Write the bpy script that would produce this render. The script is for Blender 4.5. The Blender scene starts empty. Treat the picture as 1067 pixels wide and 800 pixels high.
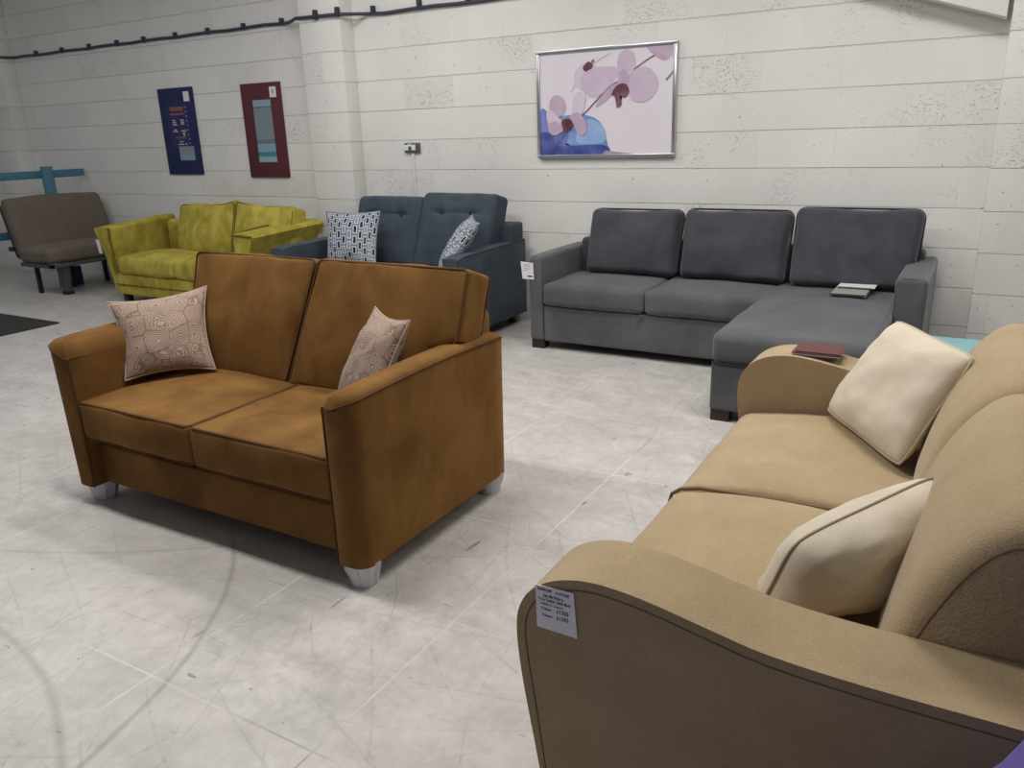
import bpy, bmesh, math, random
from mathutils import Vector, Matrix, noise
random.seed(7)
C = bpy.context.scene
PI = math.pi

# ------------------------------------------------------------------ camera
YAW, PITCH, ROLL, CAMH = .536, .3065, -.032, 1.362
fw = Vector((-math.sin(YAW)*math.cos(PITCH), math.cos(YAW)*math.cos(PITCH), -math.sin(PITCH)))
rt = Vector((math.cos(YAW), math.sin(YAW), 0))
up = rt.cross(fw)
rt2 = rt*math.cos(ROLL) + up*math.sin(ROLL)
up2 = -rt*math.sin(ROLL) + up*math.cos(ROLL)
cd = bpy.data.cameras.new('camera'); cam = bpy.data.objects.new('camera', cd); C.collection.objects.link(cam)
M = Matrix((rt2, up2, -fw)).transposed().to_4x4(); M.translation = (0, 0, CAMH); cam.matrix_world = M
cd.sensor_width = 36; cd.lens = 36*831.5/1067; cd.clip_start = .02
C.camera = cam
C.view_settings.view_transform = 'Standard'; C.view_settings.look = 'None'
C.view_settings.gamma = 1; C.view_settings.use_curve_mapping = False
C.view_settings.exposure = 0.0

# ------------------------------------------------------------------ world + lamps
W = bpy.data.worlds.new('World'); C.world = W; W.use_nodes = True
W.node_tree.nodes['Background'].inputs[0].default_value = (.74, .80, 1, 1)
W.node_tree.nodes['Background'].inputs[1].default_value = .145
BATTENS = [(-2.5, 1.65, 56), (-.6, 3.2, 46), (-3.6, 3.8, 21), (-5.7, 2.6, 18), (-8.2, 2.8, 8), (1.8, 2.8, 16)]
LAMP_Z = 3.12
for bx_, by_, e in BATTENS:
    ld = bpy.data.lights.new('batten_light', 'AREA'); ld.shape = 'RECTANGLE'; ld.size = 1.4; ld.size_y = .22
    ld.energy = e; ld.color = (1, .98, .955) if bx_ > -5 else (.88, .93, 1)
    lo = bpy.data.objects.new('batten_light', ld); lo.location = (bx_, by_, LAMP_Z-.09); C.collection.objects.link(lo)

# ------------------------------------------------------------------ materials
def srgb(c):
    return tuple(((v/255)/12.92 if v <= 10 else (((v/255)+.055)/1.055)**2.4) for v in c) + (1,)
class NT:
    def __init__(s, name):
        s.m = bpy.data.materials.new(name); s.m.use_nodes = True; s.t = s.m.node_tree; s.b = s.t.nodes['Principled BSDF']
    def n(s, typ, **kw):
        x = s.t.nodes.new(typ)
        for k, v in kw.items():
            if k.startswith('i_'):
                k2 = k[2:]; x.inputs[int(k2) if k2.isdigit() else k2.replace('_', ' ')].default_value = v
            else: setattr(x, k, v)
        return x
    def l(s, a, b): s.t.links.new(a, b)
    def math(s, op, a, b=None, c=None, clamp=False):
        x = s.n('ShaderNodeMath', operation=op, use_clamp=clamp)
        for i, v in enumerate((a, b, c)):
            if v is None: continue
            if isinstance(v, (int, float)): x.inputs[i].default_value = v
            else: s.l(v, x.inputs[i])
        return x.outputs[0]
    def mix(s, f, a, b):
        x = s.n('ShaderNodeMix', data_type='RGBA')
        for sock, v in ((x.inputs[0], f), (x.inputs[6], a), (x.inputs[7], b)):
            if isinstance(v, (int, float, tuple)): sock.default_value = v
            else: s.l(v, sock)
        return x.outputs[2]
    def ramp(s, f, lo, hi):
        x = s.n('ShaderNodeMapRange', i_1=lo, i_2=hi); x.clamp = True; s.l(f, x.inputs[0]); return x.outputs[0]
    def bump(s, h, strength=.3, dist=.01):
        x = s.n('ShaderNodeBump'); x.inputs['Strength'].default_value = strength; x.inputs['Distance'].default_value = dist
        s.l(h, x.inputs['Height']); s.l(x.outputs[0], s.b.inputs['Normal'])
    def geo(s): return s.n('ShaderNodeNewGeometry').outputs['Position']
    def obj(s): return s.n('ShaderNodeTexCoord').outputs['Object']
    def noise(s, vec, scale, detail=3, rough=.5, dist=0):
        x = s.n('ShaderNodeTexNoise'); x.inputs['Scale'].default_value = scale; x.inputs['Detail'].default_value = detail
        x.inputs['Roughness'].default_value = rough; x.inputs['Distortion'].default_value = dist
        s.l(vec, x.inputs['Vector']); return x.outputs['Fac']
    def scale(s, vec, v):
        x = s.n('ShaderNodeVectorMath', operation='MULTIPLY'); s.l(vec, x.inputs[0]); x.inputs[1].default_value = v; return x.outputs[0]

def plain(name, c, rough=.6, metal=0, emit=None):
    t = NT(name); t.b.inputs['Base Color'].default_value = srgb(c); t.b.inputs['Roughness'].default_value = rough
    t.b.inputs['Metallic'].default_value = metal
    if emit: t.b.inputs['Emission Color'].default_value = (1, 1, 1, 1); t.b.inputs['Emission Strength'].default_value = emit
    return t.m
def fabric(name, c1, c2, weave=500, bump=.25, sheen=.3, blot=5, rough=.9, stint=None, aniso=(1, 1, 1)):
    """two-tone cloth: large nap variation, fine weave bump"""
    t = NT(name); p = t.obj()
    f = t.ramp(t.noise(t.scale(p, aniso), blot, 4, .6, .4), .35, .68)
    fine = t.noise(p, weave, 1)
    col = t.mix(f, srgb(c1), srgb(c2))
    v = t.n('ShaderNodeHueSaturation'); t.l(t.math('MULTIPLY_ADD', fine, .4, .8), v.inputs['Value']); t.l(col, v.inputs['Color'])
    t.l(v.outputs[0], t.b.inputs['Base Color'])
    t.b.inputs['Roughness'].default_value = rough
    t.b.inputs['Specular IOR Level'].default_value = .2
    t.b.inputs['Sheen Weight'].default_value = sheen; t.b.inputs['Sheen Roughness'].default_value = .4
    if stint: t.b.inputs['Sheen Tint'].default_value = srgb(stint)
    t.bump(fine, bump, .002)
    return t.m

M_ORANGE = fabric('tan_velvet', (98, 67, 30), (128, 93, 48), 420, .2, .35, 4.5, stint=(210, 150, 90), aniso=(1, 1, .7))
M_ORANGE_D = plain('tan_piping', (84, 54, 27), .95)
M_YELLOW = fabric('lime_velvet', (146, 132, 46), (196, 181, 86), 420, .2, .5, 6, stint=(240, 230, 120), aniso=(1, 1, .6))
M_YELLOW_D = plain('lime_piping', (104, 95, 34), .95)
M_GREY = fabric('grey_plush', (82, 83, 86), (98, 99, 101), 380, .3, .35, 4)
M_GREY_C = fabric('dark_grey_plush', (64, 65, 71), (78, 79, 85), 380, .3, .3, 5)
M_GREY_D = plain('charcoal_piping', (38, 38, 46), .85)
M_BLUE = fabric('slate_blue_weave', (60, 69, 79), (72, 82, 92), 300, .5, .1, 6)
M_BLUE_D = plain('blue_seam', (36, 46, 58), .85)
M_BEIGE = fabric('beige_felt', (166, 145, 112), (176, 155, 122), 260, .55, .25, 7)
M_BEIGE_D = plain('beige_seam', (118, 99, 75), .95)
M_CREAM = fabric('cream_faux_suede', (204, 192, 171), (216, 205, 186), 500, .15, .2, 6)
M_BROWN = fabric('brown_cotton', (106, 95, 86), (116, 105, 95), 350, .3, .05, 4)
M_BROWN_D = plain('brown_edge', (66, 60, 56), .85)
M_GREYMETAL = plain('grey_metal', (92, 94, 98), .45, .5)
M_DARKWOOD = plain('dark_wood', (44, 26, 24), .4)
M_BLACK = plain('black_plastic', (30, 30, 32), .5)
M_WRAP = NT('plastic_wrap'); M_WRAP.b.inputs['Base Color'].default_value = srgb((205, 205, 208)); M_WRAP.b.inputs['Roughness'].default_value = .35
M_WRAP.bump(M_WRAP.noise(M_WRAP.obj(), 60, 2), .6, .01); M_WRAP = M_WRAP.m
M_SILVER = plain('brushed_silver', (196, 196, 200), .28, .9)
M_WHITE = plain('white_card', (226, 222, 228), .7)
M_INK = plain('ink', (40, 36, 60), .8)
M_CABLE = plain('dark_cable', (56, 58, 76), .5)
M_CLIP = plain('dark_clip', (48, 50, 62), .55)
M_TEAL = NT('teal_paint'); _f = M_TEAL.noise(M_TEAL.obj(), 14, 3)
M_TEAL.l(M_TEAL.mix(_f, srgb((66, 116, 138)), srgb((84, 136, 154))), M_TEAL.b.inputs['Base Color']); M_TEAL.b.inputs['Roughness'].default_value = .5; M_TEAL = M_TEAL.m
M_TEAL2 = plain('pale_teal_paint', (128, 178, 184), .5)
M_PURPLE = fabric('purple_cloth', (96, 84, 150), (108, 94, 164), 300, .2, .1, 6)
M_SOCKET = plain('brushed_steel', (120, 120, 124), .35, .7)
M_PLUGIN = plain('white_plastic', (232, 232, 236), .4)
M_CONDUIT = plain('white_trunking', (214, 211, 204), .5)
M_MAT = plain('black_rubber_mat', (44, 44, 44), .9)
M_LAMP = plain('lamp_diffuser', (255, 255, 255), .5, 0, 3)
M_LAMPBODY = plain('lamp_body', (230, 230, 230), .5)

# painted blockwork
def wall_material(name='painted_blockwork', flip=False):
    t = NT(name); p = t.geo()
    sep = t.n('ShaderNodeSeparateXYZ'); t.l(p, sep.inputs[0])
    comb = t.n('ShaderNodeCombineXYZ')
    t.l(t.math('ADD', sep.outputs[1] if flip else sep.outputs[0], 100.057), comb.inputs[0])
    t.l(t.math('ADD', sep.outputs[2], .225*40 - 1.997 + .004), comb.inputs[1])
    wob = t.noise(p, 5, 2)
    br = t.n('ShaderNodeTexBrick', offset=.5, offset_frequency=2, squash=1)
    br.inputs['Scale'].default_value = 1; br.inputs['Brick Width'].default_value = .45; br.inputs['Row Height'].default_value = .225
    br.inputs['Mortar Size'].default_value = .0045; br.inputs['Mortar Smooth'].default_value = .6
    br.inputs['Color1'].default_value = (0, 0, 0, 1); br.inputs['Color2'].default_value = (1, 1, 1, 1); br.inputs['Mortar'].default_value = (.5, .5, .5, 1)
    t.l(comb.outputs[0], br.inputs['Vector'])
    mortar = br.outputs['Fac']; rnd = t.n('ShaderNodeSeparateColor'); t.l(br.outputs['Color'], rnd.inputs[0]); rnd = rnd.outputs[0]
    # only bed joints read strongly, perpends are filled with paint
    rowpos = t.math('FRACT', t.math('DIVIDE', t.math('ADD', sep.outputs[2], .225*40 - 1.997 + .004), .225))
    bed = t.math('LESS_THAN', t.math('MINIMUM', rowpos, t.math('SUBTRACT', 1, rowpos)), .03)
    bedfade = t.ramp(t.noise(p, 2.3, 2), .3, .6)
    m2 = t.math('MULTIPLY', mortar, t.math('MAXIMUM', t.math('MULTIPLY', bed, t.math('MULTIPLY_ADD', bedfade, .5, .5)), .07))
    # pitted open-texture blocks
    pit = t.noise(t.scale(p, (1, 1, 1.5)), 85, 3, .6)
    pitmask = t.math('MULTIPLY', t.ramp(rnd, .25, .9), t.ramp(t.noise(p, 3.2, 2), .42, .62))
    pits = t.math('MULTIPLY', t.ramp(pit, .585, .64), pitmask)
    rare = t.ramp(t.noise(p, 26, 2), .70, .74)
    pits = t.math('MAXIMUM', pits, t.math('MULTIPLY', rare, .8))
    grain = t.noise(p, 120, 3)
    base = t.mix(t.ramp(t.noise(p, 1.6, 3), .3, .7), srgb((226, 224, 219)), srgb((236, 234, 229)))
    base = t.mix(t.math('MULTIPLY', rnd, .25), base, srgb((219, 217, 211)))
    col = t.mix(t.math('MULTIPLY', pits, .55), base, srgb((128, 124, 116)))
    col = t.mix(t.math('MULTIPLY', m2, .22), col, srgb((160, 156, 150)))
    t.l(col, t.b.inputs['Base Color']); t.b.inputs['Roughness'].default_value = .62
    h = t.math('SUBTRACT', t.math('MULTIPLY', grain, .10), t.math('MULTIPLY', m2, .9))
    h = t.math('SUBTRACT', h, t.math('MULTIPLY', pits, .5))
    h = t.math('ADD', h, t.math('MULTIPLY', wob, .5))
    t.bump(h, .8, .008)
    return t.m
M_WALL = wall_material(); M_WALL_Y = wall_material('painted_blockwork_side', True)
M_WHITEBOARD = plain('white_boxing', (232, 230, 224), .5)

def floor_material():
    t = NT('scuffed_vinyl_tiles'); p = t.geo()
    sep = t.n('ShaderNodeSeparateXYZ'); t.l(p, sep.inputs[0])
    S = .5835
    def grid(v, off):
        f = t.math('FRACT', t.math('DIVIDE', t.math('ADD', v, off), S))
        return t.math('MINIMUM', f, t.math('SUBTRACT', 1, f))
    gx = grid(sep.outputs[0], 1.197 + S*40); gy = grid(sep.outputs[1], -1.054 + S*40)
    g = t.math('MINIMUM', gx, gy)
    seam = t.math('SUBTRACT', 1, t.ramp(g, .0015, .0075))
    seamw = t.ramp(t.noise(p, 2.2, 2), .38, .55)
    # each tile a slightly different tone and streak direction
    tx = t.math('FLOOR', t.math('DIVIDE', t.math('ADD', sep.outputs[0], 1.197 + S*40), S)); ty = t.math('FLOOR', t.math('DIVIDE', t.math('ADD', sep.outputs[1], -1.054 + S*40), S))
    cb = t.n('ShaderNodeCombineXYZ'); t.l(tx, cb.inputs[0]); t.l(ty, cb.inputs[1])
    wn = t.n('ShaderNodeTexWhiteNoise'); t.l(cb.outputs[0], wn.inputs['Vector'])
    n1 = t.noise(t.scale(p, (1, 1.6, 1)), 4.2, 6, .7, .25)
    n2 = t.noise(t.scale(p, (1.5, 1, 1)), 16, 5, .7, .3)
    v = t.math('ADD', t.math('MULTIPLY', n1, .6), t.math('MULTIPLY', n2, .4))
    col = t.mix(t.ramp(v, .36, .64), srgb((174, 169, 165)), srgb((211, 207, 202)))
    col = t.mix(t.math('MULTIPLY', wn.outputs['Value'], .3), col, srgb((204, 199, 193)))
    grime = t.ramp(t.noise(p, 1.1, 4, .6), .48, .7)
    col = t.mix(t.math('MULTIPLY', grime, .4), col, srgb((164, 160, 154)))
    # long, gently bending scuffs running in many directions
    wobn = t.noise(p, .55, 1)
    for ang, frq, seed, amt, w in ((20, 2.1, 3, .5, .010), (48, 2.9, 17, .45, .012), (75, 1.7, 31, .45, .008), (110, 2.5, 47, .42, .011), (140, 1.9, 63, .5, .009), (165, 3.3, 77, .36, .014), (35, 5.1, 5, .34, .03), (125, 4.3, 9, .34, .03), (62, 6.1, 21, .3, .04), (8, 4.7, 33, .3, .03), (92, 3.9, 41, .38, .014)):
        th = math.radians(ang)
        xr = t.math('ADD', t.math('MULTIPLY', sep.outputs[0], math.cos(th)*frq), t.math('MULTIPLY', sep.outputs[1], math.sin(th)*frq))
        xr = t.math('ADD', xr, t.math('MULTIPLY', wobn, 2.6*(1 if int(seed) % 4 == 1 else -1)))
        fr = t.math('FRACT', t.math('ADD', xr, 50+seed*.37)); dd = t.math('MINIMUM', fr, t.math('SUBTRACT', 1, fr))
        line = t.math('SUBTRACT', 1, t.ramp(dd, .001, w))
        add = t.n('ShaderNodeVectorMath', operation='ADD'); t.l(p, add.inputs[0]); add.inputs[1].default_value = (seed, seed*.7, 0)
        msk = t.math('MULTIPLY', t.ramp(t.noise(add.outputs[0], 1.7, 3), .47, .60), t.ramp(t.noise(add.outputs[0], 30, 2), .3, .6))
        col = t.mix(t.math('MULTIPLY', t.math('MULTIPLY', line, msk), amt), col, srgb((132, 127, 122)))
    # long arcs left by dragged furniture
    for cx, cy, r, w, amt, ylo, yhi in ((-3.047, .558, 1.42, .014, .42, .3, 1.75), (-2.545, -.682, 1.667, .018, .34, .3, 1.2), (-3.816, 3.747, 2.671, .012, .25, .9, 1.75)):
        dx = t.math('SUBTRACT', sep.outputs[0], cx); dy = t.math('SUBTRACT', sep.outputs[1], cy)
        rr = t.math('SQRT', t.math('ADD', t.math('MULTIPLY', dx, dx), t.math('MULTIPLY', dy, dy)))
        rr = t.math('ADD', rr, t.math('MULTIPLY', t.math('SUBTRACT', t.noise(p, 2.5, 1), .5), .03))
        line = t.math('SUBTRACT', 1, t.ramp(t.math('ABSOLUTE', t.math('SUBTRACT', rr, r)), .001, w))
        rng = t.math('MULTIPLY', t.ramp(sep.outputs[1], ylo, ylo+.1), t.math('SUBTRACT', 1, t.ramp(sep.outputs[1], yhi-.1, yhi)))
        rng = t.math('MULTIPLY', rng, t.ramp(dx, 0, .15)) if cx < -3 and r < 2 else rng
        col = t.mix(t.math('MULTIPLY', t.math('MULTIPLY', line, rng), amt), col, srgb((120, 114, 110)))
    # short black nicks
    vor = t.noise(t.scale(p, (1, .35, 1)), 14, 2, .5, .5)
    nick = t.math('MULTIPLY', t.ramp(vor, .705, .73), t.ramp(t.noise(p, 1.5, 1), .42, .52))
    vor2 = t.noise(t.scale(p, (.5, 1.4, 1)), 34, 2, .5, .5)
    nick = t.math('MAXIMUM', nick, t.math('MULTIPLY', t.ramp(vor2, .735, .76), .9))
    col = t.mix(t.math('MULTIPLY', nick, .7), col, srgb((110, 104, 98)))
    dark = t.ramp(t.noise(p, 1.9, 1), .52, .62)
    seamc = t.mix(dark, srgb((232, 228, 222)), srgb((112, 106, 102)))
    col = t.mix(t.math('MULTIPLY', t.math('MULTIPLY', seam, seamw), .55), col, seamc)
    t.l(col, t.b.inputs['Base Color']); t.b.inputs['Roughness'].default_value = .42
    t.b.inputs['Specular IOR Level'].default_value = .35
    t.bump(t.math('SUBTRACT', t.math('MULTIPLY', n2, .2), t.math('MULTIPLY', seam, .5)), .25, .004)
    return t.m
M_FLOOR = floor_material()

# patterned cushion cloths use UV (generated on the pillow grid)
def pillow_swirl():
    t = NT('scallop_line_cloth'); uv = t.n('ShaderNodeTexCoord').outputs['UV']
    v = t.n('ShaderNodeTexVoronoi', feature='F1'); v.inputs['Scale'].default_value = 5.4; v.inputs['Randomness'].default_value = .55; t.l(uv, v.inputs['Vector'])
    e = t.n('ShaderNodeTexVoronoi', feature='DISTANCE_TO_EDGE'); e.inputs['Scale'].default_value = 5.4; e.inputs['Randomness'].default_value = .55; t.l(uv, e.inputs['Vector'])
    wob = t.noise(uv, 9, 2)
    ring = t.math('FRACT', t.math('MULTIPLY', t.math('ADD', v.outputs['Distance'], t.math('MULTIPLY', wob, .35)), 15))
    thin = t.math('GREATER_THAN', ring, .56)
    thick = t.math('MULTIPLY', t.math('LESS_THAN', e.outputs['Distance'], .03), t.ramp(t.noise(uv, 5, 1), .40, .45))
    col = t.mix(t.math('MULTIPLY', thin, .75), srgb((172, 150, 135)), srgb((88, 64, 50)))
    col = t.mix(t.math('MULTIPLY', thick, .8), col, srgb((118, 86, 60)))
    t.l(col, t.b.inputs['Base Color']); t.b.inputs['Roughness'].default_value = .85; t.b.inputs['Sheen Weight'].default_value = .15
    t.bump(thin, .25, .003); return t.m
def pillow_geo():
    t = NT('interlocking_dash_cloth'); uv = t.n('ShaderNodeTexCoord').outputs['UV']
    sep = t.n('ShaderNodeSeparateXYZ'); t.l(uv, sep.inputs[0])
    nx = t.math('MULTIPLY', sep.outputs[0], 12.0); col_i = t.math('FLOOR', nx); fx = t.math('FRACT', nx)
    odd = t.math('MODULO', col_i, 2)
    ny = t.math('ADD', t.math('MULTIPLY', sep.outputs[1], 6.5), t.math('MULTIPLY', odd, .5)); fy = t.math('FRACT', ny)
    inx = t.math('LESS_THAN', t.math('ABSOLUTE', t.math('SUBTRACT', fx, .5)), .23)
    iny = t.math('LESS_THAN', t.math('ABSOLUTE', t.math('SUBTRACT', fy, .5)), .30)
    dash = t.math('MULTIPLY', inx, iny)
    rx = t.math('LESS_THAN', t.math('ABSOLUTE', t.math('SUBTRACT', fx, .5)), .38)
    ry = t.math('LESS_THAN', t.math('ABSOLUTE', t.math('SUBTRACT', fy, .5)), .40)
    halo = t.math('MULTIPLY', rx, ry)
    cb = t.n('ShaderNodeCombineXYZ'); t.l(col_i, cb.inputs[0]); t.l(t.math('FLOOR', ny), cb.inputs[1])
    wn = t.n('ShaderNodeTexWhiteNoise'); t.l(cb.outputs[0], wn.inputs['Vector'])
    dk = t.mix(t.math('GREATER_THAN', wn.outputs['Value'], .35), srgb((128, 140, 154)), srgb((18, 20, 30)))
    c = t.mix(halo, srgb((112, 124, 138)), srgb((196, 200, 203)))
    c = t.mix(dash, c, dk)
    t.l(c, t.b.inputs['Base Color']); t.b.inputs['Roughness'].default_value = .85; return t.m
M_SWIRL = pillow_swirl(); M_GEO = pillow_geo()

# ------------------------------------------------------------------ geometry helpers
def me(bm, name, smooth=True, ang=40):
    bmesh.ops.recalc_face_normals(bm, faces=bm.faces[:])
    for f in bm.faces: f.smooth = smooth
    if smooth:
        for e in bm.edges:
            if len(e.link_faces) == 2 and e.calc_face_angle(0) > math.radians(ang): e.smooth = False
    m = bpy.data.meshes.new(name); bm.to_mesh(m); bm.free(); return m
def part(name, bm, mat, parent=None, label=None, smooth=True, ang=40):
    """bm is in world space; child keeps its parent's origin"""
    m = me(bm, name, smooth, ang)
    o = bpy.data.objects.new(name, m); C.collection.objects.link(o)
    if mat: m.materials.append(mat)
    if parent:
        r = parent
        off = Vector(r['_o']) if '_o' in r else Vector((0, 0, 0))
        m.transform(Matrix.Translation(-off)); o.parent = r; o['_o'] = list(off)
    if label: o['label'] = label
    return o
def thing(name, label, cat, loc, group=None):
    o = bpy.data.objects.new(name, None); C.collection.objects.link(o); o.location = loc; o.empty_display_size = .1
    o['_o'] = list(loc); o['label'] = label; o['category'] = cat
    if group: o['group'] = group
    return o
def solo(name, bm, mat, label, cat, loc, group=None, **kw):
    o = part(name, bm, mat, None, None, **kw); o.data.transform(Matrix.Translation(-Vector(loc))); o.location = loc
    o['_o'] = list(loc); o['label'] = label; o['category'] = cat
    if group: o['group'] = group
    return o
def struct(name, bm, mat, **kw):
    o = part(name, bm, mat, **kw); o['kind'] = 'structure'; return o
def box(bm, x0, x1, y0, y1, z0, z1, r=0, seg=2):
    r0 = bmesh.ops.create_cube(bm, size=1); vs = r0['verts']
    for v in vs: v.co = Vector(((x0+x1)/2 + v.co.x*(x1-x0), (y0+y1)/2 + v.co.y*(y1-y0), (z0+z1)/2 + v.co.z*(z1-z0)))
    if r:
        es = list({e for v in vs for e in v.link_edges}); bmesh.ops.bevel(bm, geom=es, offset=r, segments=seg, profile=.5, affect='EDGES')
    return bm
def B(*a, **k): return box(bmesh.new(), *a, **k)
def axis_samples(h, r, k=4, m=8):
    """unit positions covering the rounding zones densely"""
    a = []
    r = min(r, h*.98)
    for i in range(k): a.append(-h + r*(1-math.cos(PI/2*i/k)) if False else -h + r*i/k)
    for i in range(m+1): a.append(-h+r + (2*h-2*r)*i/m)
    for i in range(1, k+1): a.append(h - r + r*i/k)
    return a
def soft(x0, x1, y0, y1, z0, z1, r=.03, puff=(0, 0, 0), warp=None, wr=.003, m=8, k=4, seed=0):
    """rounded, stuffed box; puff = how far each pair of faces swells"""
    bm = bmesh.new(); h = ((x1-x0)/2, (y1-y0)/2, (z1-z0)/2); c = Vector(((x0+x1)/2, (y0+y1)/2, (z0+z1)/2))
    R3 = r if isinstance(r, tuple) else (r, r, r)
    S = [axis_samples(h[i], R3[i], k, m) for i in range(3)]
    cache = {}
    rr = [min(R3[i], h[i]*.98) for i in range(3)]
    def vert(i, j, l):
        key = (i, j, l)
        if key in cache: return cache[key]
        p = Vector((S[0][i], S[1][j], S[2][l]))
        q = Vector([max(-h[a]+rr[a], min(h[a]-rr[a], p[a])) for a in range(3)])
        d = p-q
        if d.length > 1e-9:
            # map the cube corner zone onto an ellipsoid
            e = Vector([d[a]/rr[a] for a in range(3)]); mx = max(abs(v) for v in e); e = e.normalized()*mx
            p = q + Vector([e[a]*rr[a] for a in range(3)])
        n = [p[a]/h[a] for a in range(3)]
        for a in range(3):
            b, g = [x for x in range(3) if x != a]
            p[a] += puff[a]*n[a]*max(0, 1-n[b]**2)*max(0, 1-n[g]**2)
        p = p + c
        if wr: p += Vector(noise.noise_vector(p*5+Vector((seed, 0, 0))))*wr*1.6 + Vector(noise.noise_vector(p*14+Vector((0, seed, 0))))*wr*.5
        if warp: p = warp(p)
        cache[key] = bm.verts.new(p); return cache[key]
    N = [len(s)-1 for s in S]
    for a in range(3):
        b, g = [x for x in range(3) if x != a]
        for side in (0, N[a]):
            for i in range(N[b]):
                for j in range(N[g]):
                    ids = []
                    for (u, v) in ((i, j), (i+1, j), (i+1, j+1), (i, j+1)):
                        t = [0, 0, 0]; t[a] = side; t[b] = u; t[g] = v; ids.append(vert(*t))
                    try: bm.faces.new(ids)
                    except ValueError: pass
    return bm
def tube(bm, path, r, closed=False, seg=6):
    P = [Vector(p) for p in path]; n = len(P); rings = []
    prev = None
    for i in range(n):
        a = P[i-1] if (closed or i > 0) else P[i]; b = P[(i+1) % n] if (closed or i < n-1) else P[i]
        t = (b-a)
        if t.length < 1e-9: t = Vector((0, 0, 1))
        t.normalize()
        if prev is None: prev = t.orthogonal().normalized()
        u = (prev - t*prev.dot(t))
        u = u.normalized() if u.length > 1e-6 else t.orthogonal().normalized()
        prev = u; w = t.cross(u)
        rings.append([bm.verts.new(P[i] + (u*math.cos(2*PI*k/seg) + w*math.sin(2*PI*k/seg))*r) for k in range(seg)])
    for i in range(n if closed else n-1):
        A, D = rings[i], rings[(i+1) % n]
        for k in range(seg): bm.faces.new((A[k], A[(k+1) % seg], D[(k+1) % seg], D[k]))
    if not closed: bm.faces.new(rings[0]); bm.faces.new(rings[-1][::-1])
    return bm
def T(path, r, closed=False, seg=6): return tube(bmesh.new(), path, r, closed, seg)
def rrect(a0, a1, b0, b1, r, n=5, m=6):
    """rounded rectangle points (a,b)"""
    pts = []
    cs = ((a1-r, b1-r, 0), (a0+r, b1-r, 90), (a0+r, b0+r, 180), (a1-r, b0+r, 270))
    for ci, (ca, cb, st) in enumerate(cs):
        for i in range(n+1):
            t = math.radians(st + 90*i/n); pts.append((ca+r*math.cos(t), cb+r*math.sin(t)))
        nx = cs[(ci+1) % 4]; t = math.radians(nx[2]); e = (nx[0]+r*math.cos(t), nx[1]+r*math.sin(t)); s = pts[-1]
        for i in range(1, m): pts.append((s[0]+(e[0]-s[0])*i/m, s[1]+(e[1]-s[1])*i/m))
    return pts
def piping_y(x0, x1, z0, z1, y, r, tr=.005, warp=None):
    k = .25*r
    P = [Vector((a, y, b)) for a, b in rrect(x0+k, x1-k, z0+k, z1-k, r)]
    if warp: P = [warp(p) for p in P]
    return T(P, tr, True)
def piping_z(x0, x1, y0, y1, z, r, tr=.005, warp=None):
    k = .25*r
    P = [Vector((a, b, z)) for a, b in rrect(x0+k, x1-k, y0+k, y1-k, r)]
    if warp: P = [warp(p) for p in P]
    return T(P, tr, True)
def smooth_poly(pts, closed=True, n=6):
    out = []; L = len(pts)
    rng = range(L) if closed else range(L-1)
    for i in rng:
        g = lambda j: Vector(pts[j % L]) if closed else Vector(pts[max(0, min(L-1, j))])
        p0, p1, p2, p3 = g(i-1), g(i), g(i+1), g(i+2)
        for k in range(n):
            t = k/n
            out.append(.5*((2*p1) + (-p0+p2)*t + (2*p0-5*p1+4*p2-p3)*t*t + (-p0+3*p1-3*p2+p3)*t**3))
    if not closed: out.append(Vector(pts[-1]))
    return out
def prism(pts, axis, lo, hi, r=0, seg=3, fn=None):
    """outline extruded along axis ('y': pts are (x,z); 'x': (y,z); 'z': (x,y)); rim edges rounded by r"""
    bm = bmesh.new()
    def P(a, b, t):
        return Vector((a, t, b)) if axis == 'y' else Vector((t, a, b)) if axis == 'x' else Vector((a, b, t))
    A = [bm.verts.new(P(p[0], p[1], lo)) for p in pts]; D = [bm.verts.new(P(p[0], p[1], hi)) for p in pts]
    n = len(pts)
    fa = bm.faces.new(A); fb = bm.faces.new(D[::-1])
    for i in range(n): bm.faces.new((A[i], A[(i+1) % n], D[(i+1) % n], D[i]))
    if r:
        es = list(fa.edges)+list(fb.edges); bmesh.ops.bevel(bm, geom=es, offset=r, segments=seg, profile=.5, affect='EDGES')
    if fn:
        for v in bm.verts: v.co = fn(v.co)
    return bm
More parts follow.
